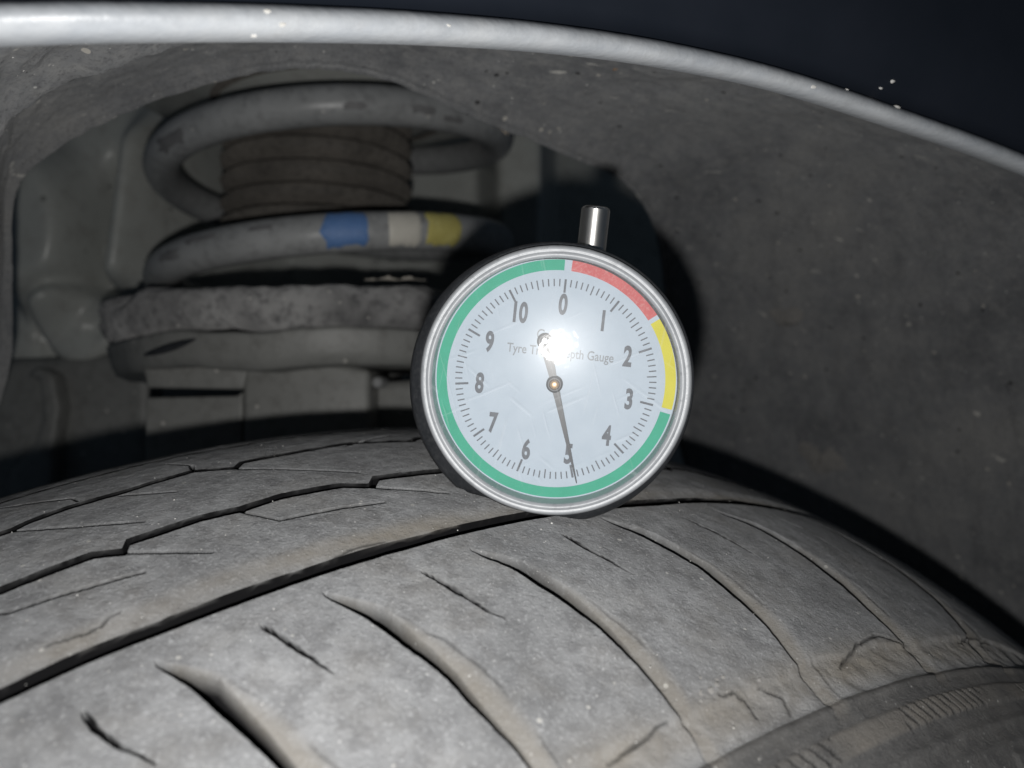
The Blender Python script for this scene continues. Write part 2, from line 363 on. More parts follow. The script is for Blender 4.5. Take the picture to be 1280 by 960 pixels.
# inner wing: pressed steel panel behind the spring
NX, NY = 260, 170
gx = np.linspace(-.34, .20, NX); gy = np.linspace(-.10, .24, NY); X, Y = np.meshgrid(gx, gy, indexing='ij')
D = .352 + .075 * sm(-.158, -.118, X)
def bump2(cx, cy, rx, ry, h, edge=.35):
    q = np.sqrt(((X - cx) / rx) ** 2 + ((Y - cy) / ry) ** 2); return h * (1 - sm(1 - edge, 1 + edge * .35, q))
D -= bump2(-.203, .066, .021, .042, .026, .5)
rt_ = X + .1675 - .14 * (Y - .06)
D -= .024 * np.exp(-(rt_ / np.where(rt_ < 0, .0075, .011)) ** 2) * sm(.035, .05, Y) * (1 - sm(.10, .13, Y))
D -= bump2(-.189, .0245, .020, .019, .010, .35)
qr = np.hypot(X + .189, Y - .0245); D += .006 * np.exp(-((qr - .0205) / .003) ** 2)
D += bump2(-.181, .0245, .0055, .0045, .003, .5)
D += .012 * np.exp(-((X + .1810 - .10 * (Y - .06)) / .0035) ** 2) * sm(.03, .05, Y) * (1 - sm(.09, .11, Y))
D += .0015 * fbm(X * 30, Y * 30, 51, 3)
# tower edge at the right of the spring, then a deep dark recess
D -= .055 * sm(-.02, -.005, X) * (1 - sm(.014, .0165, X)) * sm(.02, .06, Y)
D += .10 * sm(.016, .030, X)
Vp = np.stack([X, Y, -D], -1)
pan = tag(link('inner_wing_panel', Vp.reshape(-1, 3), gridfaces(NX, NY), M['panel']), 'grey-green pressed body panel with rounded bulge behind and left of the spring', 'body panel')

# ------------------------------------------------------------------ strut: spring, boot, seats
SX, SD = -.0710, .320           # strut axis: lens x and depth; axis runs along lens y
PIT, RM, RW = .0417, .0651, .00655
def helix(phi): # phi: 0 right, pi/2 front, pi left
    y = .0894 - PIT * (phi - np.pi / 2) / (2 * np.pi)
    return np.stack([SX + RM * np.cos(phi), y, -SD + RM * np.sin(phi)], -1)
spr = thing('coil_spring', 'grey coated steel coil spring with blue, cream and yellow paint marks', 'coil spring', (SX, .02, -SD))
ph = np.linspace(-1.9, 2 * np.pi + np.pi * 1.30, 420)
wire = helix(ph)
rw = np.full(len(ph), RW); rw[:12] *= np.linspace(.8, 1, 12)
V, F = tube(wire, rw, 28); link('wire', V, F, M['coil'], spr)
def patch(phi0, phi1, a0, a1, name, mat, lift=.00035, ragged=.10, seed=0):
    """thin skin on the wire; a is the angle round the wire section (0 = outwards, pi/2 = up)"""
    n, m = 26, 16; p_ = np.linspace(phi0, phi1, n); V = []
    rg = np.random.default_rng(seed + 5)
    e0 = np.interp(np.arange(m), np.arange(0, m, 3), rg.normal(0, ragged, len(range(0, m, 3)))) * (phi1 - phi0)
    e1 = np.interp(np.arange(m), np.arange(0, m, 3), rg.normal(0, ragged, len(range(0, m, 3)))) * (phi1 - phi0)
    f0 = np.interp(np.arange(n), np.arange(0, n, 4), rg.normal(0, ragged * 1.2, len(range(0, n, 4)))) * (a1 - a0)
    f1 = np.interp(np.arange(n), np.arange(0, n, 4), rg.normal(0, ragged * 1.2, len(range(0, n, 4)))) * (a1 - a0)
    for i in range(n):
        for j in range(m):
            u = i / (n - 1); v = j / (m - 1)
            p = phi0 + (phi1 - phi0) * u + e0[j] * (1 - u) + e1[j] * u
            a = a0 + (a1 - a0) * v + f0[i] * (1 - v) + f1[i] * v
            # round the corners
            k_ = 1 - .10 * (abs(2 * v - 1) ** 4); p = (phi0 + phi1) / 2 + (p - (phi0 + phi1) / 2) * k_
            c = helix(np.array(p)); rd = np.array([math.cos(p), 0, math.sin(p)])
            edge = min(u, 1 - u, v, 1 - v); lf = lift * min(1, edge * 9 + .15)
            V.append(c + (RW + lf) * (rd * math.cos(a) + np.array([0, 1, 0]) * math.sin(a)))
    return link(name, V, gridfaces(n, m), mat, spr)
def phi_at(px, turn):
    p = np.linspace(.15, np.pi - .15, 800) + turn * 2 * np.pi; H = helix(p); H = H + RW * np.stack([np.cos(p), 0 * p, np.sin(p)], -1)
    x = 640 + FPX * H[:, 0] / -H[:, 2]; return p[np.argmin(abs(x - px))]
for (x0, x1, nm, mt, sd) in [(404, 459, 'blue_paint_mark', 'paint_blue', 1), (487, 527, 'cream_paint_mark', 'paint_white', 2), (537, 576, 'yellow_paint_mark', 'paint_yellow', 3)]:
    patch(phi_at(x0, 1), phi_at(x1, 1), -.95, 1.15, nm, M[mt], seed=sd, ragged=.035)
for (x0, x1, tn, a0, a1, sd) in [(308, 342, 1, .25, .55, 11), (232, 268, 1, .2, .55, 12), (430, 456, 0, -.55, -.2, 13), (515, 545, 0, -.55, -.15, 14), (556, 582, 0, -.75, -.45, 15), (195, 225, 0, -.9, -.2, 16), (200, 222, 1, -.3, .2, 17)]:
    patch(phi_at(x0, tn), phi_at(x1, tn), a0, a1, 'coating_chip', M['scuff'], .00012, .07, sd)

boot = thing('dust_boot', 'dusty brown-black ribbed rubber bellows inside the coil spring', 'dust boot', (SX - .0075, .02, -SD))
fr_b = (np.array([SX - .0075, 0, -SD]), np.array([1., 0, 0]), np.array([0, 0, 1.]), np.array([0, 1., 0]))
def boot_ring(y0, y1, tilt=0):
    pr = [(.0285, y0 - .0003), (.0355, y0 + .0008), (.0372, y0 + (y1 - y0) * .3), (.0375, y0 + (y1 - y0) * .62), (.0364, y1 - .0012), (.0340, y1), (.0285, y1 + .0003)]
    V, F = lathe(pr, 96, fr_b)
    a = np.arctan2(V[:, 2] + SD, V[:, 0] - SX + .0075)
    V = V + .0006 * fbm(a * 6 + 9, V[:, 1] * 400, int(y0 * 9000) % 97, 3)[:, None] * np.stack([np.cos(a), 0 * a, np.sin(a)], -1)
    return V, F
ys = [.0590, .0665, .0745, .0830, .0915, .1000, .1085]
for i in range(len(ys) - 1):
    V, F = boot_ring(ys[i] + .0009, ys[i + 1] - .0009); link('bellows_rib', V, F, M['boot'], boot)

ups = thing('upper_spring_seat', 'grey steel upper spring seat pressed above the top coil', 'spring seat', (SX, .108, -SD))
fr_s = (np.array([SX, 0, -SD]), np.array([1., 0, 0]), np.array([0, 0, 1.]), np.array([0, 1., 0]))
V, F = lathe([(.020, .1085), (.0375, .1075), (.0400, .1092), (.0460, .1102), (.0480, .1122), (.0590, .1155), (.0620, .1150), (.0800, .1180), (.0830, .1200), (.0830, .1235), (.020, .1235)], 120, fr_s, closed=True)
V[:, 1] += .004 * (V[:, 0] - SX) / .08
link('seat_pressing', V, F, M['panel'], ups)
V, F = lathe([(.0466, .1100), (.0470, .1094), (.0480, .1096), (.0486, .1125)], 120, fr_s); V[:, 1] += .004 * (V[:, 0] - SX) / .08
link('seat_bead', V, F, M['boot'], ups)

# lower end: rubber isolator on a steel dish
iso = thing('spring_isolator', 'crumbling grey rubber spring pad under the lowest coil', 'spring pad', (SX, .012, -SD))
a = np.linspace(-.6, np.pi + .75, 170); w_ = sm(np.pi * .55, np.pi * 1.0, a)
P = np.stack([SX + .0755 * np.cos(a), .0240 - .0035 * w_ + 0 * a, -SD + .0755 * np.sin(a)], -1)
seg = 30
jit = .30 * fbm(np.arange(170)[:, None] / 7 + 0 * np.arange(seg)[None], np.arange(seg)[None] / 4 + 0 * np.arange(170)[:, None], 61, 4) * (1 + 1.2 * w_[:, None])
V, F = tube(P, np.stack([.0082 + .001 * w_, .0068 + .0040 * w_], 1), seg, jitter=jit); link('pad', V, F, M['isolator'], iso)
# torn rubber flake on the upper edge
V = []; n = 26
for i in range(n):
    x = 455 + 78 * i / (n - 1); yb = 350 + .6 * math.sin(i * .6); hgt = (2.6 + 1.6 * math.sin(i * .8) + 1.0 * math.sin(i * 2.1)) * math.sin(math.pi * i / (n - 1)) ** .5 + .4
    for q in range(3): V.append(lens(x, yb - hgt * q / 2, .2440 + .0006 * q))
link('torn_flake', V, gridfaces(n, 3), M['mud'], iso)
low = thing('lower_spring_seat', 'grey steel dish carrying the rubber pad below the spring', 'spring seat', (SX, -.02, -SD))
V, F = lathe([(.030, .0130), (.070, .0130), (.0800, .0168), (.0828, .0162), (.0828, .0150), (.0818, .0090), (.0804, .0058), (.0785, .0050), (.050, .0045), (.030, .004)], 140, fr_s, closed=True)
aa = np.arctan2(V[:, 2] + SD, V[:, 0] - SX); V[:, 1] -= .0045 * sm(np.pi * .6, np.pi, np.abs(aa)) ; V[:, 1] += .0022 * fbm(aa * 3 + 20, V[:, 1] * 60, 71, 3) * sm(.0865, .07, V[:, 1] * 0 + .07); V += .0012 * (fbm(aa * 5 + 40, V[:, 1] * 120, 75, 3))[:, None] * np.stack([np.cos(aa), 0 * aa, np.sin(aa)], -1)
link('dish', V, F, M['steel'], low)
V, F = lathe([(.0001, .005), (.026, .005), (.026, -.12), (.0001, -.12)], 60, fr_s); link('strut_tube', V, F, M['steel'], low)
# leaf-shaped black sheet in place of the shaded gap at the dish's left end
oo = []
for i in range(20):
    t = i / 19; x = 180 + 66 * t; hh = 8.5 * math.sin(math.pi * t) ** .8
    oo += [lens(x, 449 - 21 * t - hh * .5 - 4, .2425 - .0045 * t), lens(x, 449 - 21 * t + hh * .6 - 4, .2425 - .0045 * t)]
o = link('dark_gap_sheet', oo, gridfaces(20, 2), M['plastic'], low); o.modifiers.new('thickness', 'SOLIDIFY').thickness = .0006

# knuckle and brackets below
knu = thing('strut_bracket', 'grey painted steel strut bracket and knuckle behind the tyre', 'bracket', lens(250, 620, .29))
def slab(name, poly, d0, d1, w=.0015, mat='steel'):
    V, F = prism(poly, d0, d1); o = link(name, V, F, M[mat], knu, smooth=True); bevel(o, w, 3)
    return o
slab('knuckle', [(-140, 452), (60, 446), (178, 436), (190, 470), (190, 700), (-140, 700)], .342, .37, .006)
slab('knuckle_rib', [(30, 470), (47, 474), (52, 520), (40, 560), (10, 590), (10, 700), (60, 700), (66, 560), (74, 510), (66, 468), (45, 458)], .333, .348, .007)
slab('bracket_flange', [(176, 452), (310, 462), (304, 487), (184, 485)], .256, .30, .001)
slab('bracket_plate', [(181, 497), (296, 495), (303, 489), (303, 700), (181, 700)], .259, .30, .001)
slab('bracket_block', [(303, 452), (400, 452), (462, 462), (462, 700), (303, 700)], .2575, .30, .002)
slab('bracket_arm', [(462, 478), (600, 470), (600, 700), (462, 700)], .275, .31, .003)
V, F = lathe([(.0001, .0035), (.0014, .003), (.002, 0), (.002, -.012)], 24, (lens(472, 478, .262), np.array([1., 0, 0]), np.array([0, 1., 0]), np.array([0, 0, 1.]))); link('bolt_head', V, F, M['coil'], knu)

# ------------------------------------------------------------------ tyre
# tread coordinates in millimetres: s along the circumference (positive towards the left foreground), v across (positive outboard)
def profile(v):
    """v (mm) -> (u, r, slope angle); beyond the shoulders v is arc length"""
    vv = np.arange(-150, 165.01, .25) / 1000; vo, vi = .0415, -.066
    so_, si_ = math.atan(2 * KT * (vo - UCT)), math.atan(2 * KT * (vi - UCT))
    ang = np.where(vv > vo, so_ + (math.radians(86) - so_) * sm(0, .034, vv - vo), np.where(vv < vi, si_ - (math.radians(84) + si_) * sm(0, .022, vi - vv), np.arctan(2 * KT * (vv - UCT))))
    ds = np.where((vv > vo) | (vv < vi), .00025, .00025 / np.cos(ang))
    u = np.concatenate([[0], np.cumsum((np.cos(ang) * ds)[:-1])]); r = np.concatenate([[0], np.cumsum((-np.sin(ang) * ds)[:-1])])
    i0 = np.argmin(abs(vv)); u -= u[i0]; r += RT - r[i0]
    x = np.asarray(v) / 1000
    return np.interp(x, vv, u), np.interp(x, vv, r), np.interp(x, vv, ang)
A_L = [(112, -41), (108, -42), (88, -43.5), (81, -39), (75.9, -38.8), (74.4, -38.8), (72.2, -40.3), (66.2, -41.7), (59.4, -41.6), (47.8, -43.9), (41.7, -39.7), (39.8, -42.6), (29.9, -43.0), (19.3, -44.1), (8, -40), (5, -42.5), (-8, -43.5), (-26, -40), (-29, -43), (-60, -43.5), (-64, -40), (-68, -43), (-155, -43)]
B_L = [(112, -20.5), (101, -18.3), (99, -20.8), (77.4, -19.5), (71.2, -20.1), (66.9, -20.3), (63.4, -18.3), (62.4, -20.8), (52.7, -21.6), (46.9, -20.9), (40.7, -22.1), (31.3, -21.2), (27.1, -18.5), (25.0, -21.4), (14.3, -20.2), (-8, -18.5), (-10, -21.4), (-44, -18.5), (-46, -21.4), (-80, -18.5), (-82, -21.4), (-155, -20)]
D_L = [(112, .9), (79.8, .55), (72, 0), (61, .05), (41, -.4), (32, -.5), (12.3, -.9), (-18.8, -.8), (-34.2, -2.1), (-61.9, -3.0), (-155, -3.0)]
E_L = [(112, -61), (60, -60.5), (40, -61.2), (38, -60.2), (0, -61), (-155, -61)]
SIPES = [[(74.4, -38.3), (66.6, -31.3), (59.2, -26.1)], [(59.6, -40.2), (52.6, -34.7)], [(41.6, -39.0), (33.7, -31.6), (26.0, -25.1)], [(75.0, -55.3), (65.5, -46.6), (65.1, -43.8)], [(21.2, -42.0), (8.5, -47.8)],
         [(49.4, -54.9), (46.6, -48.4), (47.6, -43.7)], [(63.5, -18.1), (54.2, -11.1)], [(47.3, -19.9), (43.7, -14.4), (34.3, -13.5), (28.2, -12.3)], [(27.3, -18.1), (17.4, -11.3)],
         [(90, -13.6), (78.0, -14.2), (77.2, -13.6), (72.2, -13.2), (65.2, -12.1), (62.5, -11.6)], [(99, -18), (90, -11)], [(-9, -18.5), (-19, -11)], [(8, -40), (-2, -33)]]
CRACKS = [[(74.5, -4.3), (69.2, -3.9), (68.2, -4.8), (66.8, -5.0)], [(41.4, -2.0), (38.1, -2.9), (33.5, -2.3)], [(28.3, 38.2), (18.2, 37.6)], [(-18, 39.0), (-26, 36.6), (-34, 36.0), (-38.6, 37.2), (-40.5, 40.2)], [(-62, 38), (-70, 36.5), (-80, 37.2)], [(1, 38), (-2, 40.2), (-1, 42)], [(8, 37), (4, 38.5), (5, 41)]]
MINOR = [[(95, 7.5), (93.6, 11), (91, 17)], [(73.5, 7.9), (72.9, 10.7), (71.8, 13.8), (69.3, 17.5)], [(54.1, 6.2), (53.0, 8.9), (51.8, 12.7), (50.2, 16.5)], [(32.6, 6.4), (31.0, 10.2), (28.9, 16.4), (27.6, 18.0)], [(7.5, 5.8), (6.3, 10.1), (3.7, 16.3)], [(-21.1, 5.3), (-24.2, 10.5), (-26.9, 17.4)], [(-50.9, 3.9), (-57.1, 8.1), (-59.9, 15.4)], [(-86, 3.9), (-92, 8.1), (-95, 15)]]
GMAJ = [  # (v, s) along each slit, then width of its dusty ramp
    [(5.5, 86.4), (10.8, 84.2), (16.1, 82.5), (24, 80), (33, 77.5), (39, 77)],
    [(5.9, 65.7), (7.2, 65.1), (10.8, 63.5), (16.1, 62.0), (20.7, 60.5), (24.1, 59.5), (33, 57.6), (39, 57)],
    [(5.0, 45.6), (6.3, 45.1), (11.1, 42.9), (16.6, 41.2), (22.3, 39.3), (28.1, 38.4), (32.6, 37.4), (39, 37)],
    [(5.2, 23.6), (6.5, 23.0), (10.8, 20.3), (17.9, 18.1), (24.0, 16.3), (30.1, 15.8), (34.7, 15.7), (39, 16)],
    [(3.9, -3.0), (5.1, -3.6), (10.6, -7.0), (18.2, -10.4), (25.2, -11.0), (30.7, -11.0), (34.8, -9.9), (39, -8.9)],
    [(3.6, -33), (5.0, -33.8), (9.9, -38.5), (17.5, -40.7), (25.7, -41.0), (31.4, -40.3), (34.7, -40.1), (39, -39.5)],
    [(2.4, -70), (5, -73), (8.5, -76), (16.9, -78.5), (26.3, -77), (35.5, -70), (39, -66)],
    [(2.4, -104), (8.5, -108), (14.6, -111), (21.9, -113.7), (26.5, -115), (39, -112)]]
def seg_dist(S, Vv, P):
    d = np.full(S.shape, 1e9)
    for (a, b), (c, e) in zip(P[:-1], P[1:]):
        dx, dy = c - a, e - b; t = np.clip(((S - a) * dx + (Vv - b) * dy) / (dx * dx + dy * dy), 0, 1)
        d = np.minimum(d, np.hypot(S - a - t * dx, Vv - b - t * dy))
    return d
# parameter grid whose lines follow the grooves, so that groove edges stay clean
def cluster(base, lines, offs):
    extra = np.concatenate([np.array(lines)[:, None] + np.array(offs)[None, :]]).ravel()
    keep = np.array([x for x in base if np.min(np.abs(extra - x)) > .09]); x = np.unique(np.round(np.concatenate([keep, extra]), 3)); return x
def edge_offs(hw): return sorted(set([round(sgn * (hw + d), 3) for sgn in (-1, 1) for d in (-.30, -.16, -.06, .03, .12, .22, .34, .5)] + [0.0]))
VL = [(-61.0, E_L, .55), (-42.5, A_L, .95), (-20.5, B_L, 1.0), (-.5, D_L, 1.4)]        # rest position, course, half width
vg = np.concatenate([np.arange(-145, -80, 2.0), np.arange(-80, -66, .6), np.arange(-66, 44, .24), np.arange(44, 60, .3), np.arange(60, 160, 1.5)])
for v0, _, hw in VL: vg = cluster(vg, [v0], edge_offs(hw))
LINES = []
for k_, Gl in enumerate(GMAJ): g_ = np.array(Gl); LINES.append(('G', g_[0, 1], g_[:, 0], g_[:, 1]))
for Ml in MINOR: g_ = np.array(Ml); LINES.append(('M', g_[0, 0], g_[:, 1], g_[:, 0]))
LINES.sort(key=lambda q: -q[1])
sg = np.concatenate([np.arange(-150, -60, .5), np.arange(-60, 15, .34), np.arange(15, 106, .24)])
sg = cluster(sg, [q[1] for q in LINES if q[0] == 'G'], tuple(np.round(np.arange(-3.6, .6, .1), 2)))
sg = cluster(sg, [q[1] for q in LINES if q[0] == 'M'], (-.95, -.75, -.6, -.48, -.36, -.26, -.16, -.06, .02, .1, .18, .27, .37, .5, .7, .9))
S0, V0 = np.meshgrid(sg, vg, indexing='ij')
gmean = lambda v: np.mean([np.interp(v, q[2], q[3]) - q[1] for q in LINES if q[0] == 'G'], axis=0)
shifts = []
for kind, s0, vv_, ss_ in LINES:
    f_ = np.interp(vg, vv_, ss_) - s0
    if kind == 'M': f_ = np.where(vg > vv_[-1], ss_[-1] - s0 + gmean(vg) - gmean(vv_[-1]), f_)
    f_ = np.where(vg > 39, f_ * (1 - sm(39, 56, vg)), f_)
    shifts.append(f_)
s0s = np.array([q[1] for q in LINES])[::-1]; SH = np.array(shifts)[::-1]               # ascending s
s0s = np.concatenate([[-150], s0s, [106]]); SH = np.vstack([0 * SH[0], SH, 0 * SH[0]])
S = np.empty_like(S0)
for j in range(len(vg)): S[:, j] = sg + np.interp(sg, s0s, SH[:, j])
def course(P, s): a_ = np.array(P)[::-1]; return np.interp(s, a_[:, 0], a_[:, 1])
ref = np.array([-66.0] + [q[0] for q in VL] + [12.0])
Vv = V0.copy()
for i in range(len(sg)):
    d_ = np.array([0.0] + [course(P, sg[i]) - v0 for v0, P, _ in VL] + [0.0])
    Vv[i] = vg + np.interp(vg, ref, d_)
wob = .5 * vnoise(S0 * .45, V0 * .45, 3) + .22 * vnoise(S0 * 1.3, V0 * 1.3, 4)
H = np.zeros_like(S); DUST = np.zeros_like(S); GRO = np.zeros_like(S)
for v0, P, hw in VL:
    d_ = np.abs(V0 - v0) + .12 * wob
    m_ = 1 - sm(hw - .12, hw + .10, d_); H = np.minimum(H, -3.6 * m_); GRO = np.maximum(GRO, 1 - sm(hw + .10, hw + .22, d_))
H -= .6 * sm(-6.5, -1.9, V0) * (V0 < -.5) * (V0 > -7) * (.8 + .5 * vnoise(S0 / 9, V0 / 9, 23))
def local(P, pad):
    a = np.array(P); m_ = (S > a[:, 0].min() - pad) & (S < a[:, 0].max() + pad) & (Vv > a[:, 1].min() - pad) & (Vv < a[:, 1].max() + pad)
    i_ = np.where(m_.any(1))[0]; j_ = np.where(m_.any(0))[0]
    if not len(i_): return np.s_[0:1, 0:1]
    return np.s_[i_[0]:i_[-1] + 1, j_[0]:j_[-1] + 1]
def cut_local(P, w, depth, soft=.2, amp=.3, gr=1.0):
    sl = local(P, 2.5); d = seg_dist(S[sl] + wob[sl] * amp, Vv[sl] + wob[sl] * amp, P)
    L0 = np.hypot(S[sl] - P[0][0], Vv[sl] - P[0][1]); L1 = np.hypot(S[sl] - P[-1][0], Vv[sl] - P[-1][1])
    ww = w * np.clip(np.minimum(.4 + L0 / 4, .35 + L1 / 4), 0, 1)
    m_ = 1 - sm(ww / 2 - soft, ww / 2 + soft, d)
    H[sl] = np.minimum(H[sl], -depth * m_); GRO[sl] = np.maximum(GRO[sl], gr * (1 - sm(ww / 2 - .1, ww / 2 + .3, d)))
for P in SIPES: cut_local(P, .42, 1.3, amp=.12)
for P in CRACKS: cut_local(P, .24, .6, amp=1.2, gr=.7)
gi = -1
for kind, s0, vv_, ss_ in LINES:
    qp = (s0 - S0)                                # on this grid the slit is a straight line; positive on the ramp side
    rag = .40 * wob + .05 * vnoise(S0 * 0 + s0, V0 * 1.6, 17)
    if kind == 'M':
        al = (Vv - vv_[0]) / (vv_[-1] - vv_[0])
        hw = np.interp(al, [-.05, .12, .5, 1.03], [.05, .32, .30, .04]); d_ = np.abs(qp + rag * 1.2)
        on = sm(-.04, .04, al) * (1 - sm(.98, 1.06, al))
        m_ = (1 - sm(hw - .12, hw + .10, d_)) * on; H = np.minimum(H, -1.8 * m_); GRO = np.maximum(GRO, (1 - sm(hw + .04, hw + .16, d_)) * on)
        continue
    gi += 1; fac = (1.0, 1.0, 1.1, 1.35, 1.6, 1.9, 2.1, 2.1)[min(gi, 7)]
    q = qp + rag * .6; along = (Vv - vv_[0]) / (39 - vv_[0]); inside = sm(-.01, .05, along) * (1 - sm(1.08, 1.22, along))
    near = 1 - sm(36, 41, Vv) * .25
    wr = np.interp(along, [0, .12, .35, .65, 1.0], [1.0, 2.9, 3.9, 4.6, 3.8])
    dep = np.interp(along, [0, .1, .5, .8, 1.05], [.5, 1.7, 1.7, 1.05, .45])
    rampd = np.where(q < 0, 1 - sm(0, .22, -q), (1 - sm(0, 1.1, np.clip(q / wr, 0, 1.1))))
    H = np.minimum(H, -dep * rampd * inside * near)
    slitw = np.interp(along, [-.02, .05, .15, .4, .72, .95], [.1, 1.0, 2.0, 1.6, .85, .35]); slitw = np.minimum(slitw * fac * 1.3, 3.2)
    sd_ = q                                        # slit lies from the wall foot towards the ramp
    on = sm(-.03, .01, along) * (1 - sm(.92, .98, along))
    m_ = sm(-.12, .04, sd_) * (1 - sm(slitw - .30, slitw + .30, sd_)) * on
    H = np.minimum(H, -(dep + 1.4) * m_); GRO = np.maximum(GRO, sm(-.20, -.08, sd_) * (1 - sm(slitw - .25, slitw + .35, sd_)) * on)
    edge_ = np.exp(-((q - wr * (1.0 + .25 * fbm(S / 6, Vv / 6, 301 + gi, 2))) / .22) ** 2) * inside * sm(.0, .25, fbm(S / 5, Vv / 5, 331 + gi, 2) + .12) * sm(.12, .3, along)
    H -= .22 * edge_; GRO = np.maximum(GRO, .45 * edge_)
    DUST = np.maximum(DUST, inside * sm(-.2, .6, q) * (1 - sm(wr * .55, wr * 1.2, q)) * .75)
# dusty cracked shoulder step, band beside the centre groove, ribbed decorative band
shl = 37.6 + 1.6 * fbm(S / 14, 0 * S, 77, 3)
H += -.55 * sm(-.4, .6, Vv - shl) * (1 - sm(4, 7, Vv - shl)) + .5 * fbm(S / 3, Vv / 3, 81, 4) * np.exp(-((Vv - 39.5) / 2.6) ** 2)
DUST = np.maximum(DUST, .75 * np.exp(-((Vv - 39.0) / 3.2) ** 2) * (.6 + .8 * (fbm(S / 9, Vv / 5, 83, 3) + .35)))
DUST = np.maximum(DUST, 1.0 * np.exp(-((Vv + 3.4) / 2.3) ** 2) * (.62 + .9 * fbm(S / 16, Vv / 6, 85, 3)))
band = sm(46.2, 46.7, Vv) * (1 - sm(49.2, 49.7, Vv)); H += .35 * band
ribs = (np.abs(((S + (Vv - 48) * .55) / 2.3) % 1 - .5) < .09) & (np.sin(S / 7.1) > -.35)
H -= .30 * band * ribs; GRO = np.maximum(GRO, .55 * band * ribs); DUST = np.maximum(DUST, .8 * band * (1 - ribs) * (.7 + fbm(S / 8, Vv / 4, 87, 2)))
for vc_, hh_ in ((43.6, .45), (52.2, .4), (55.0, .3), (66, .5)): H += hh_ * np.exp(-((Vv - vc_) / .55) ** 2)
# raised sidewall pads in the lower right
for (a0, a1, b0, b1) in ((-52, -44, 56, 62), (-62, -58, 53.5, 61), (-30, -22, 58, 64), (-78, -72, 55, 62)):
    H += .5 * sm(a0, a0 + .8, S) * (1 - sm(a1 - .8, a1, S)) * sm(b0, b0 + .8, Vv) * (1 - sm(b1 - .8, b1, Vv))
H += .10 * fbm(S / 12, Vv / 9, 91, 4) + .06 * fbm(S / 1.6, Vv / 1.6, 95, 3)
u, r, an = profile(Vv)
th = S / 1000 / RT
r2 = r + H / 1000 * np.cos(an); u2 = u + H / 1000 * np.sin(an)
Vt = CEN + AX * u2[..., None] + (UPC * np.cos(th)[..., None] + FWC * np.sin(th)[..., None]) * r2[..., None]
ns, nv = S.shape
Fq = gridfaces(ns, nv)
# faces as quads wound outwards
Vflat = Vt.reshape(-1, 3)
a_, b_, c_ = Vflat[Fq[1000, 0]], Vflat[Fq[1000, 1]], Vflat[Fq[1000, 2]]
if np.dot(np.cross(b_ - a_, c_ - a_), a_ - CEN) < 0: Fq = Fq[:, ::-1]
dS = np.gradient(Vt, axis=0); dV = np.gradient(Vt, axis=1); Nn = np.cross(dS, dV); Nn /= np.linalg.norm(Nn, axis=-1)[..., None]
if np.sum(Nn[ns // 2, nv // 2] * (Vt[ns // 2, nv // 2] - CEN)) < 0: Nn = -Nn
Nw = (Nn.reshape(-1, 3) @ ROT.T)
# which piece of the tread a face belongs to
sc = ((S0[:-1, :-1] + S0[1:, 1:]) / 2).ravel(); vc = ((V0[:-1, :-1] + V0[1:, 1:]) / 2).ravel()
lab = np.zeros(len(sc), int)                         # 0 inner sidewall
for i, v0 in enumerate((-66, -61.0, -42.5, -20.5)): lab[vc > v0] = i + 1
lab[vc > -.5] = 10
for kind, s0, vv_, ss_ in LINES:
    if kind == 'G': lab[(vc > -.5)] += (sc < s0 - .5)[vc > -.5]
lab[vc > 43] = 5
tyre = thing('tyre', 'worn dusty grey car tyre with slanted tread grooves under the gauge', 'tyre', (CEN - UPC * .2765))
NAMES = {0: ('inner_sidewall', 'sidewall'), 1: ('tread_rib', 'tread'), 2: ('tread_rib', 'tread'), 3: ('tread_rib', 'tread'), 4: ('tread_rib', 'tread'), 5: ('outer_sidewall', 'sidewall')}
for L in np.unique(lab):
    f = Fq[lab == L]; idx, inv = np.unique(f, return_inverse=True); f2 = inv.reshape(f.shape)
    nm, mt = NAMES.get(int(L), ('tread_block', 'tread'))
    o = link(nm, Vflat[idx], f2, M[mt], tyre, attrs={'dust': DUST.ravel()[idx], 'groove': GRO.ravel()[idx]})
    o.data.normals_split_custom_set_from_vertices([tuple(x) for x in Nw[idx]])
# the rest of the ring, out of the picture
t0, t1 = (106 - .2) / 1000 / RT, 2 * math.pi - 150 / 1000 / RT
tr_ = np.linspace(t0, t1, 140); vr = np.concatenate([np.arange(-145, -60, 5), np.arange(-60, 46, 3), np.arange(46, 160, 5)])
TT, VR = np.meshgrid(tr_, vr, indexing='ij'); u, r, an = profile(VR)
Vr = CEN + AX * u[..., None] + (UPC * np.cos(TT)[..., None] + FWC * np.sin(TT)[..., None]) * r[..., None]
link('carcass', Vr.reshape(-1, 3), gridfaces(len(tr_), len(vr)), M['tread'], tyre, attrs={'dust': np.zeros(VR.size), 'groove': np.zeros(VR.size)})
def on_tyre(s, v, h=0):
    u, r, an = profile(v); t = s / 1000 / RT
    n = AX * math.sin(an) + (UPC * math.cos(t) + FWC * math.sin(t)) * math.cos(an)
    return CEN + AX * u + (UPC * math.cos(t) + FWC * math.sin(t)) * r + n * h, n
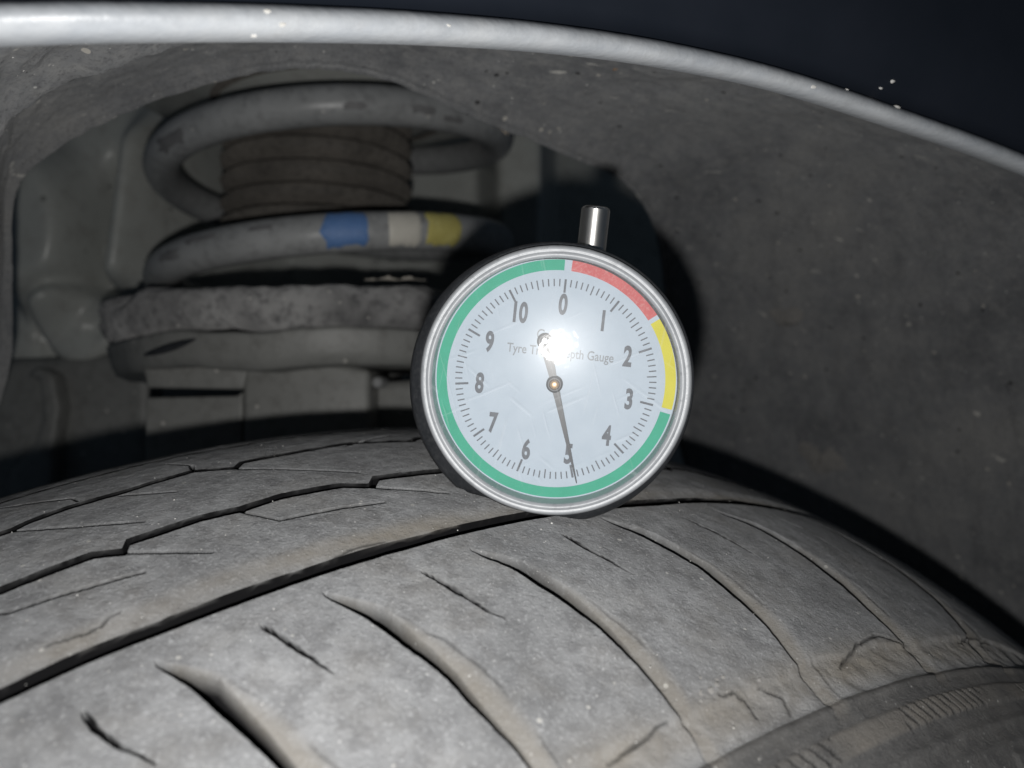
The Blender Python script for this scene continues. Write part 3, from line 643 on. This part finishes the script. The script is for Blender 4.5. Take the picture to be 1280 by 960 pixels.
# loose grit
def grains(spots, name, mat, parent):
    V = []; F = []
    for (p, n, r) in spots:
        b0 = len(V); t1_ = np.cross(n, [.3, .9, .2]); t1_ /= np.linalg.norm(t1_); t2_ = np.cross(n, t1_)
        ring = 5; k = rng.uniform(.6, 1.3, ring)
        V.append(p + n * r * rng.uniform(.5, 1)); 
        for q in range(ring): V.append(p + r * k[q] * (t1_ * math.cos(q * 1.2566) + t2_ * math.sin(q * 1.2566)) - n * r * .3)
        F += [(b0, b0 + 1 + q, b0 + 1 + (q + 1) % ring) for q in range(ring)]
    o = link(name, V, F, mat, parent, smooth=False); o['kind'] = 'stuff'; return o
sp = []
for _ in range(300):
    s, v = rng.uniform(-120, 95), rng.uniform(-64, 42); p, n = on_tyre(s, v, 0.00002); sp.append((p, n, rng.uniform(.00005, .00013) * (1.5 if rng.random() < .04 else 1)))
grains(sp, 'tread_grit', M['grit'], tyre)
sp = []
for _ in range(9):
    s, v = rng.normal(9, 4.5), rng.normal(36.3, 1.2); p, n = on_tyre(s, v, 0.00005); sp.append((p, n, rng.uniform(.0002, .0006)))
grains(sp, 'dried_mud', M['dust_mud'], tyre)
# grit and clods on the liner
sp = []
for _ in range(260):
    i, j = rng.integers(2, NC - 2), rng.integers(2, NR - 2); p = LINER_V[i, j]
    n = np.cross(LINER_V[i + 1, j] - LINER_V[i - 1, j], LINER_V[i, j + 1] - LINER_V[i, j - 1]); n /= np.linalg.norm(n)
    if n[2] < 0: n = -n
    sp.append((p, n, rng.uniform(.00008, .00022) * (1.7 if rng.random() < .05 else 1)))
grains(sp, 'liner_grit', M['grit'], liner)
def liner_at(px, py):
    q = LINER_V.reshape(-1, 3); x = 640 + FPX * q[:, 0] / -q[:, 2]; y = 480 - FPX * q[:, 1] / -q[:, 2]
    k = np.argmin((x - px) ** 2 + (y - py) ** 2); i, j = divmod(int(k), NR); i = min(max(i, 1), NC - 2); j = min(max(j, 1), NR - 2)
    n = np.cross(LINER_V[i + 1, j] - LINER_V[i - 1, j], LINER_V[i, j + 1] - LINER_V[i, j - 1]); n /= np.linalg.norm(n)
    return LINER_V[i, j], (n if n[2] > 0 else -n)
def clod(name, base, n, rx, ry, h, mat, parent=None, seed=0):
    t1_ = np.cross([0, 1., 0], n); t1_ /= np.linalg.norm(t1_); t2_ = np.cross(n, t1_)
    V = []; na, nr = 22, 7; rg = np.random.default_rng(seed); k = 1 + .30 * np.interp(np.arange(na), np.arange(0, na + 2, 2), np.r_[(q := rg.normal(0, 1, 11)), q[0]])
    for i in range(nr):
        f = i / (nr - 1)
        for j in range(na):
            t = 2 * np.pi * j / na; hh = h * (1 - f ** 2) * (1 + .35 * rg.normal()) if i < nr - 1 else -.0003
            V.append(base + t1_ * rx * f * k[j] * math.cos(t) + t2_ * ry * f * k[j] * math.sin(t) + n * hh)
    return link(name, V, gridfaces(nr, na, closed_m=True), mat, parent)
p, n = liner_at(985, 396); tag(clod('mud_clod', p, n, .0060, .0042, .0030, M['dust_mud'], seed=1), 'dusty grey mud lump stuck to the liner right of the gauge', 'mud')
p, n = liner_at(1030, 575); tag(clod('mud_clod', p, n, .0085, .0065, .0030, M['dust_mud'], seed=2), 'faint mud lump low on the liner just above the tyre', 'mud')
p = helix(np.array(.30)); rd = np.array([math.cos(.30), 0, math.sin(.30)]); nn = rd * .8 + np.array([0, .35, .5]); nn /= np.linalg.norm(nn)
tag(clod('mud_crumb', p + nn * (RW - .0006), nn, .0034, .0032, .0018, M['clay'], seed=3), 'small tan mud crumb stuck on the right end of the top coil', 'mud')
# dry leaf scrap hanging at the lip
p, n = liner_at(770, 86); V = []; F = []
for k in range(6):
    a = -1.9 + k * .62 + random.uniform(-.2, .2); ln = .0016 * random.uniform(.7, 1.3); b0 = len(V); c = p + n * .0008
    dr = np.array([math.cos(a), math.sin(a), .35 * random.uniform(-1, 1)]); sd = np.array([-math.sin(a), math.cos(a), .3])
    V += [c, c + dr * ln * .5 + sd * .0004, c + dr * ln + n * .0004, c + dr * ln * .5 - sd * .0004]; F.append((b0, b0 + 1, b0 + 2, b0 + 3))
o = link('leaf_scrap', V, F, M['leaf']); o.modifiers.new('thickness', 'SOLIDIFY').thickness = .00015
tag(o, 'tiny dry brown leaf scrap caught under the fender lip', 'leaf')

# ------------------------------------------------------------------ tread depth gauge
GN = np.array([-.073, -.104, 1.0]); GN /= np.linalg.norm(GN)
GC = lens(693, 479, .1200)                                   # centre of the bezel front
roll = math.radians(6.2)
ey0 = np.array([math.sin(roll), math.cos(roll), 0]); ey = ey0 - GN * (ey0 @ GN); ey /= np.linalg.norm(ey); ex = np.cross(ey, GN)
GF = (GC, ex, ey, GN)
def G(x, y, z): return GC + ex * (x / 1000) + ey * (y / 1000) + GN * (z / 1000)
gau = thing('tread_depth_gauge', 'round dial tyre tread depth gauge standing on the tyre', 'gauge', G(-1, -22.5, -8))
mm = lambda pr: [(a / 1000, b / 1000) for a, b in pr]
# housing: black plastic barrel with a flat foot
pr = [(19.2, -3.0), (21.0, -2.2), (21.4, -2.6), (22.0, -3.2), (22.3, -4.2), (22.3, -12.0), (21.6, -13.0), (.01, -13.0)]
V, F = lathe(mm(pr), 160, GF); rel = V - GC; X_, Y_, Z_ = rel @ ex, rel @ ey, rel @ GN
big = np.clip((-Z_ * 1000 - 2.6) / 1.0, 0, 1)
Y_ = Y_ - .0009 * big; X_ = X_ - .0008 * big
down = np.array([0, -1.0, 0]); foot = -.0212
tilt = .16
ylim = foot + tilt * (-(X_)) * 1.0
Y_ = np.where((big > .5) & (Y_ < ylim), ylim, Y_)
V = GC + X_[:, None] * ex + Y_[:, None] * ey + Z_[:, None] * GN
link('housing', V, F, M['plastic'], gau)
V, F = lathe(mm([(20.6, -2.4), (20.85, -1.6), (20.8, -.9), (20.4, -.35), (20.05, -.22), (19.92, -.42), (19.8, -.30), (19.55, -.02), (19.3, .03), (19.1, -.15), (18.95, -.6)]), 200, GF); link('bezel', V, F, M['bezel'], gau)
V, F = lathe(mm([(18.95, -.6), (19.0, -1.8), (19.1, -4.7)]), 200, GF); link('rim_wall', V, F, M['bezel'], gau)
DZ = -4.7
V, F = lathe(mm([(.01, DZ), (10, DZ), (19.12, DZ)]), 160, GF)
dial = link('dial_face', V, F, M['dial'], gau)
def ang(val): return math.pi / 2 - val / 11 * 2 * math.pi
DC = (.0, .0)
def sector(name, v0, v1, r0, r1, z, mat, parent):
    n = max(4, int(abs(v1 - v0) * 16)); V = []
    for i in range(n + 1):
        a = ang(v0 + (v1 - v0) * i / n); V += [G(r0 * math.cos(a), r0 * math.sin(a), z), G(r1 * math.cos(a), r1 * math.sin(a), z)]
    return link(name, V, gridfaces(n + 1, 2), M[mat], parent)
sector('red_band', .07, 1.56, 17.25, 18.9, DZ + .04, 'red', dial)
sector('yellow_band', 1.63, 3.0, 17.25, 18.9, DZ + .04, 'yellow', dial)
sector('green_band', 3.07, 10.96, 17.25, 18.9, DZ + .04, 'green', dial)
V = []; F = []
for i in range(110):
    a = ang(i / 10); r1 = 15.9; r0 = 13.8 if i % 10 == 0 else (14.4 if i % 5 == 0 else 14.75); w = .17 if i % 10 == 0 else .10
    c, s = math.cos(a), math.sin(a); b0 = len(V)
    for (rr, ww) in ((r0, -w), (r1, -w), (r1, w), (r0, w)): V.append(G(rr * c - ww * s, rr * s + ww * c, DZ + .04))
    F.append((b0, b0 + 1, b0 + 2, b0 + 3))
link('scale_marks', V, F, M['ink'], dial, smooth=False)
def text(name, body, x, y, size, sx, z, mat, parent, bold=.0, rot=0):
    cu = bpy.data.curves.new('t', 'FONT'); cu.body = body; cu.align_x = 'CENTER'; cu.align_y = 'CENTER'; cu.size = 1; cu.offset = bold; cu.resolution_u = 6
    to = bpy.data.objects.new('t', cu); COL.objects.link(to)
    me = bpy.data.meshes.new_from_object(to.evaluated_get(bpy.context.evaluated_depsgraph_get())); bpy.data.objects.remove(to)
    V = np.array([v.co[:] for v in me.vertices]); F = [tuple(p.vertices) for p in me.polygons]
    cx = (V[:, 0].min() + V[:, 0].max()) / 2; cy = (V[:, 1].min() + V[:, 1].max()) / 2 if name == 'numeral' else 0
    V = [G(x + (v[0] - cx) * size * sx, y + (v[1] - cy) * size, z) for v in V]; bpy.data.meshes.remove(me)
    return link(name, V, F, M[mat], parent, smooth=False)
for k in range(11):
    a = ang(k); rr = 12.0
    text('numeral', str(k), rr * math.cos(a), rr * math.sin(a), 4.35, .62, DZ + .05, 'ink', dial, bold=.038)
text('lettering', 'Tyre Tread Depth Gauge', .35, 4.35, 2.05, .80, DZ + .05, 'ink_light', dial, bold=.012)
text('lettering', 'G', -3.0, 6.9, 2.3, .8, DZ + .05, 'ink_light', dial, bold=.006)
# needle: long thin pointer, tail with a ring counterweight
na = math.radians(-90 + 18.6)
def N(l, w, z): c, s = math.cos(na), math.sin(na); return G(.0 + l * c - w * s, -.55 + l * s + w * c, z)
nz = DZ + 1.0
def flat(name, pts, z, t, mat, parent):
    n = len(pts); V = [N(l, w, z) for l, w in pts] + [N(l, w, z - t) for l, w in pts]
    F = [tuple(range(n)), tuple(range(2 * n - 1, n - 1, -1))] + [(i, i + n, (i + 1) % n + n, (i + 1) % n) for i in range(n)]
    return link(name, V, F, M[mat], parent, smooth=False)
need = flat('needle', [(16.2, -.07), (16.2, .07), (9, .30), (2, .52), (1.0, .6), (-1, .55), (-5.6, .85), (-5.9, .4), (-5.9, -.4), (-5.6, -.85), (-1, -.55), (1.0, -.6), (2, -.52), (9, -.30)], nz, .2, 'needle', gau)
V = []; 
for i in range(32):
    t = 2 * math.pi * i / 32
    for (rr, zz) in ((.5, 0), (1.25, 0), (1.25, -.2), (.5, -.2)): V.append(N(-6.9 + rr * math.cos(t), rr * math.sin(t), nz + zz))
link('counterweight', V, gridfaces(32, 4, closed_n=True, closed_m=True), M['needle'], need)
HB = (N(0, 0, 0), ex, ey, GN)
V, F = lathe(mm([(1.3, nz - .6), (1.3, nz + .45), (1.1, nz + .65), (.7, nz + .65), (.7, nz + .1)]), 40, HB); link('hub', V, F, M['needle'], need)
V, F = lathe(mm([(.72, nz + .3), (.68, nz + .85), (.4, nz + 1.0), (.001, nz + 1.02)]), 32, HB); link('centre_pin', V, F, M['brass'], need)
# crystal: one thin sheet, nearly flat
V, F = lathe(mm([(.001, -.42), (6, -.43), (12, -.46), (17, -.52), (19.0, -.64)]), 120, GF); link('crystal', V, F, M['crystal'], gau)
# chromed plunger stem on top and probe pin below
SB = (G(3.5, 0, -7.4), ex, GN, ey)
V, F = lathe(mm([(2.28, 20.0)] + [(2.26 + .0080 * math.sin(h_ * 2 * math.pi / .115), h_) for h_ in np.arange(20.6, 27.2, .0165)] + [(2.1, 27.5), (1.8, 27.7), (.001, 27.7)]), 56, SB); link('plunger_stem', V, F, M['chrome'], gau)
PB = (G(-.5, 0, -8), ex, GN, ey)
V, F = lathe(mm([(.001, -24.0), (.45, -23.8), (.6, -23), (.6, -20)]), 24, PB); link('probe_pin', V, F, M['chrome'], gau)
